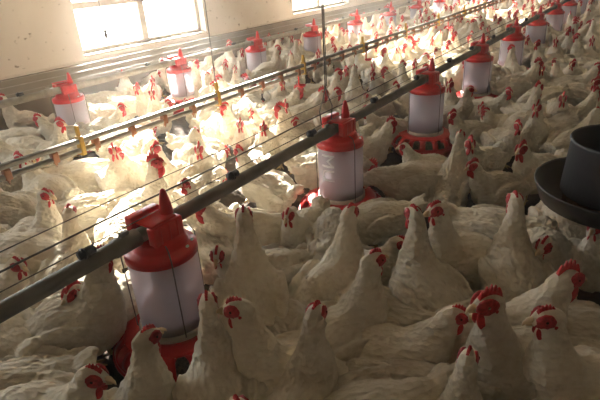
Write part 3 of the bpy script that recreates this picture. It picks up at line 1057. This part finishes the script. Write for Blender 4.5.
# ------------------------------------------------------------------ suspension cords
def cord(x, y, z0, label, pulley=None, bail=False, ztop=2.68):
    root = empty('suspension_cord', (x, y, z0))
    tag(root, label, 'cord')
    zb = 0.16 if bail else 0.0
    bm = bmesh.new()
    add_tube(bm, [(0, 0, zb), (0, 0, ztop - z0)], 0.0028 if bail else 0.0024, 6)
    bm_obj('rope', bm, M['cord'], root)
    if bail:
        for s in (-1, 1):
            bm = bmesh.new()
            add_tube(bm, [(0, 0, zb + 0.004), (s * 0.012, 0, zb - 0.03), (s * 0.046, 0, 0.075), (s * 0.038, 0, 0.02)], 0.0026, 6)
            bm_obj('bail_wire', bm, M['wire'], root)
        bm = bmesh.new()
        add_tube(bm, [(0.011, 0, zb + 0.0), (0.011, 0, zb + 0.33)], 0.002, 6)
        bm_obj('return_rope', bm, M['cord'], root)
    if pulley:
        bm = bmesh.new()
        add_ell(bm, (0, 0, pulley - z0), (0.011, 0.014, 0.026), sub=2)
        add_tube(bm, [(0, -0.012, pulley - z0 + 0.028), (0, 0.012, pulley - z0 + 0.028)], 0.008, 10)
        bm_obj('pulley', bm, M['black'], root)
    return root
cord(1.61, 1.005, 0.472, 'hanging cord with dark tensioner and wire bail holding the near pipe beside the second feeder', pulley=0.97, bail=True)
cord(1.795, DY, 0.557, 'thin cord holding the drinker line, left of the wall between the windows')
cord(4.895, DY, 0.557, 'thin cord holding the drinker line near the top right')
q = ray(106, 35); t = 3.3 / q.y
cord(q.x * t, 3.3, q.z * t + CAM_H, 'thin cord with a small dark weight hanging before the window', pulley=q.z * t + CAM_H)

# ------------------------------------------------------------------ black tub feeder at the right edge
tub = empty('hanging_tub_feeder', (TUB[0], TUB[1], 0))
tag(tub, 'black hanging tub feeder with a wide round dish at the right edge', 'feeder')
tz = 0.38
bm = bmesh.new()
add_lathe(bm, [(0.0, tz - 0.020), (0.15, tz - 0.020), (0.205, tz), (0.225, tz + 0.045), (0.232, tz + 0.050), (0.232, tz + 0.044), (0.212, tz - 0.008), (0.152, tz - 0.028), (0.0, tz - 0.028)], 56)
bm_obj('dish', bm, M['black'], tub)
bm = bmesh.new()
add_lathe(bm, [(0.158, tz + 0.02), (0.150, tz + 0.17), (0.154, tz + 0.177), (0.151, tz + 0.182), (0.145, tz + 0.177), (0.152, tz + 0.02)], 56, close=True)
bm_obj('tub', bm, M['bucket'], tub)
bm = bmesh.new()
add_lathe(bm, [(0.0, tz - 0.019), (0.146, tz - 0.019), (0.146, tz + 0.02), (0.0, tz + 0.03)], 32)
bm_obj('feed', bm, M['feed'], tub)
bm = bmesh.new()
add_tube(bm, [(-0.147, 0, tz + 0.165), (0, 0, tz + 0.36), (0.147, 0, tz + 0.165)], 0.003, 6)
add_tube(bm, [(0, 0, tz + 0.36), (0, 0, 2.68)], 0.0025, 6)
bm_obj('suspension_wire', bm, M['wire'], tub)

# ------------------------------------------------------------------ the barn
X0, X1, YL, YR, ZC = -3.5, 14.0, 3.9, -5.0, 2.7
def struct(name, bm, mat, parent=None, smooth=False):
    o = bm_obj(name, bm, mat, parent, smooth)
    if not parent: o['kind'] = 'structure'
    return o
bm = bmesh.new()
bmesh.ops.create_grid(bm, x_segments=190, y_segments=96, size=0.5)
for v in bm.verts:
    v.co = Vector(((v.co.x + 0.5) * (X1 - X0) + X0, (v.co.y + 0.5) * (YL - YR) + YR, 0))
    v.co.z = -0.008 + 0.008 * noise.noise(Vector((v.co.x * 4, v.co.y * 4, 0)))
struct('floor', bm, M['litter'], smooth=True)
bm = bmesh.new(); add_box(bm, (X0, YR, ZC), (X1, YL, ZC + 0.1)); struct('ceiling', bm, M['ceiling'])
WIN = [(-3.6, -2.15), (-0.55, 0.90), (2.50, 3.95), (5.55, 7.00), (8.60, 10.05), (11.65, 13.1)]
SILL, HEAD, TH = 0.468, 1.95, 0.16
def windowed_wall(name, y0, sgn, mat, wins):
    bm = bmesh.new()
    ya, yb = sorted((y0, y0 + sgn * TH))
    add_box(bm, (X0 - 0.2, ya, -0.02), (X1, yb, SILL))
    add_box(bm, (X0 - 0.2, ya, HEAD), (X1, yb, ZC))
    xs = [X0 - 0.2] + [a for w in wins for a in w] + [X1]
    for i in range(0, len(xs), 2):
        if xs[i + 1] - xs[i] > 0.01: add_box(bm, (xs[i], ya, SILL), (xs[i + 1], yb, HEAD))
    return struct(name, bm, mat)
wins = [w for w in WIN if w[0] > X0]
windowed_wall('wall_left', YL, 1, M['plaster'], wins)
bm = bmesh.new(); add_box(bm, (X0 - 0.2, YR - 0.2, 0), (X1, YR, ZC)); struct('wall_right', bm, M['plaster'])
bm = bmesh.new(); add_box(bm, (X0 - 0.2, YR, 0), (X0, YL, ZC)); struct('wall_back', bm, M['plaster'])
bm = bmesh.new(); add_box(bm, (X1, YR, 0), (X1 + 0.2, YL, ZC)); struct('wall_far', bm, M['plaster'])
bm = bmesh.new(); add_box(bm, (X0, YL - 0.035, -0.02), (X1, YL + 0.002, 0.422), 0.004); struct('trim_1', bm, M['cement'])
bm = bmesh.new(); add_box(bm, (X0, YL - 0.012, 0.422), (X1, YL + 0.002, 0.436), 0.002); struct('trim_2', bm, M['plaster'])

wn = 0
for side, yy, sgn in (('left', YL, 1),):
    for a, b in wins:
        wn += 1
        yf0, yf1 = sorted((yy + sgn * 0.07, yy + sgn * 0.115))
        bm = bmesh.new()
        fw = 0.045
        add_box(bm, (a, yf0, SILL), (b, yf1, SILL + fw), 0.004)
        add_box(bm, (a, yf0, HEAD - fw), (b, yf1, HEAD), 0.004)
        add_box(bm, (a, yf0, SILL), (a + fw, yf1, HEAD), 0.004)
        add_box(bm, (b - fw, yf0, SILL), (b, yf1, HEAD), 0.004)
        mx_ = (a + b) / 2
        add_box(bm, (mx_ - 0.035, yf0, SILL), (mx_ + 0.035, yf1, HEAD), 0.004)
        add_box(bm, (a, yf0, 0.83), (b, yf1, 0.885), 0.004)
        fr = struct('window_%d' % wn, bm, M['wood'])
        for x0, x1 in ((a + fw, mx_ - 0.035), (mx_ + 0.035, b - fw)):
            for z0, z1 in ((SILL + fw, 0.83), (0.885, HEAD - fw)):
                bm = bmesh.new()
                yg = yy + sgn * 0.09
                bm.faces.new([bm.verts.new(c) for c in ((x0, yg, z0), (x1, yg, z0), (x1, yg, z1), (x0, yg, z1))])
                bm_obj('pane', bm, M['glass'], fr, False)
        bm = bmesh.new()
        s0, s1 = sorted((yy - sgn * 0.015, yy + sgn * 0.07))
        add_box(bm, (a, s0, SILL - 0.002), (b, s1, SILL + 0.012), 0.003)
        bm_obj('window_sill', bm, M['wood'], fr, False)
        ld = bpy.data.lights.new('daylight_portal', 'AREA')
        ld.shape = 'RECTANGLE'; ld.size = b - a; ld.size_y = HEAD - SILL
        ld.cycles.is_portal = True
        lo = bpy.data.objects.new('daylight_portal', ld); COL.objects.link(lo)
        lo.location = (mx_, yy + sgn * (TH + 0.02), (SILL + HEAD) / 2)
        lo.rotation_euler = (R(-90) * sgn, 0, 0)
        d = Vector((0, -sgn, 0))
        lo.rotation_euler = d.to_track_quat('-Z', 'Y').to_euler()

# ground outside so that the world below the horizon is not sky
bm = bmesh.new()
bmesh.ops.create_grid(bm, x_segments=1, y_segments=1, size=60)
for v in bm.verts: v.co.z = -0.3
g = struct('ground', bm, simple('pale_yard', (0.55, 0.50, 0.42), 0.95, scale=1))

# ------------------------------------------------------------------ light
w = bpy.data.worlds.new('sky'); SC.world = w; w.use_nodes = True
nt = w.node_tree
bg = nt.nodes['Background']
bg.inputs[0].default_value = (0.97, 0.99, 1.0, 1)
bg.inputs[1].default_value = 10.0
sd = bpy.data.lights.new('sun', 'SUN'); sd.energy = 75; sd.angle = R(2.5); sd.color = (1.0, 0.93, 0.82)
so = bpy.data.objects.new('sun', sd); COL.objects.link(so)
hz = Vector((-1.75, -2.4, 0)).normalized()
el = R(26)
d = hz * math.cos(el) - Vector((0, 0, math.sin(el)))
so.rotation_euler = d.to_track_quat('-Z', 'Y').to_euler()
so.location = (5, 8, 4)

SC.view_settings.view_transform = 'Standard'
SC.view_settings.look = 'None'
SC.view_settings.gamma = 1
SC.view_settings.exposure = 0.0
SC.view_settings.use_curve_mapping = False
SC.cycles.use_denoising = True
SC.cycles.max_bounces = 8
SC.cycles.diffuse_bounces = 5
SC.cycles.transparent_max_bounces = 24
SC.cycles.sample_clamp_indirect = 12
SC.cycles.caustics_reflective = False
SC.cycles.caustics_refractive = False

# dusty barn air
va = new_mat('dusty_air')
vm, vnt, vout = va
vs = vnt.nodes.new('ShaderNodeVolumeScatter')
vs.inputs['Density'].default_value = 0.012
vs.inputs['Anisotropy'].default_value = 0.5
vs.inputs['Color'].default_value = (1.0, 0.96, 0.90, 1)
vnt.links.new(vs.outputs[0], vout.inputs['Volume'])
bm = bmesh.new(); add_box(bm, (X0 + 0.02, YR + 0.02, 0.0), (X1 - 0.02, YL - 0.04, ZC - 0.01))
hzo = bm_obj('dusty_air', bm, vm, smooth=False)
tag(hzo, 'hazy dusty air filling the barn, glowing in the window light', 'haze', kind='stuff')
SC.cycles.volume_bounces = 1
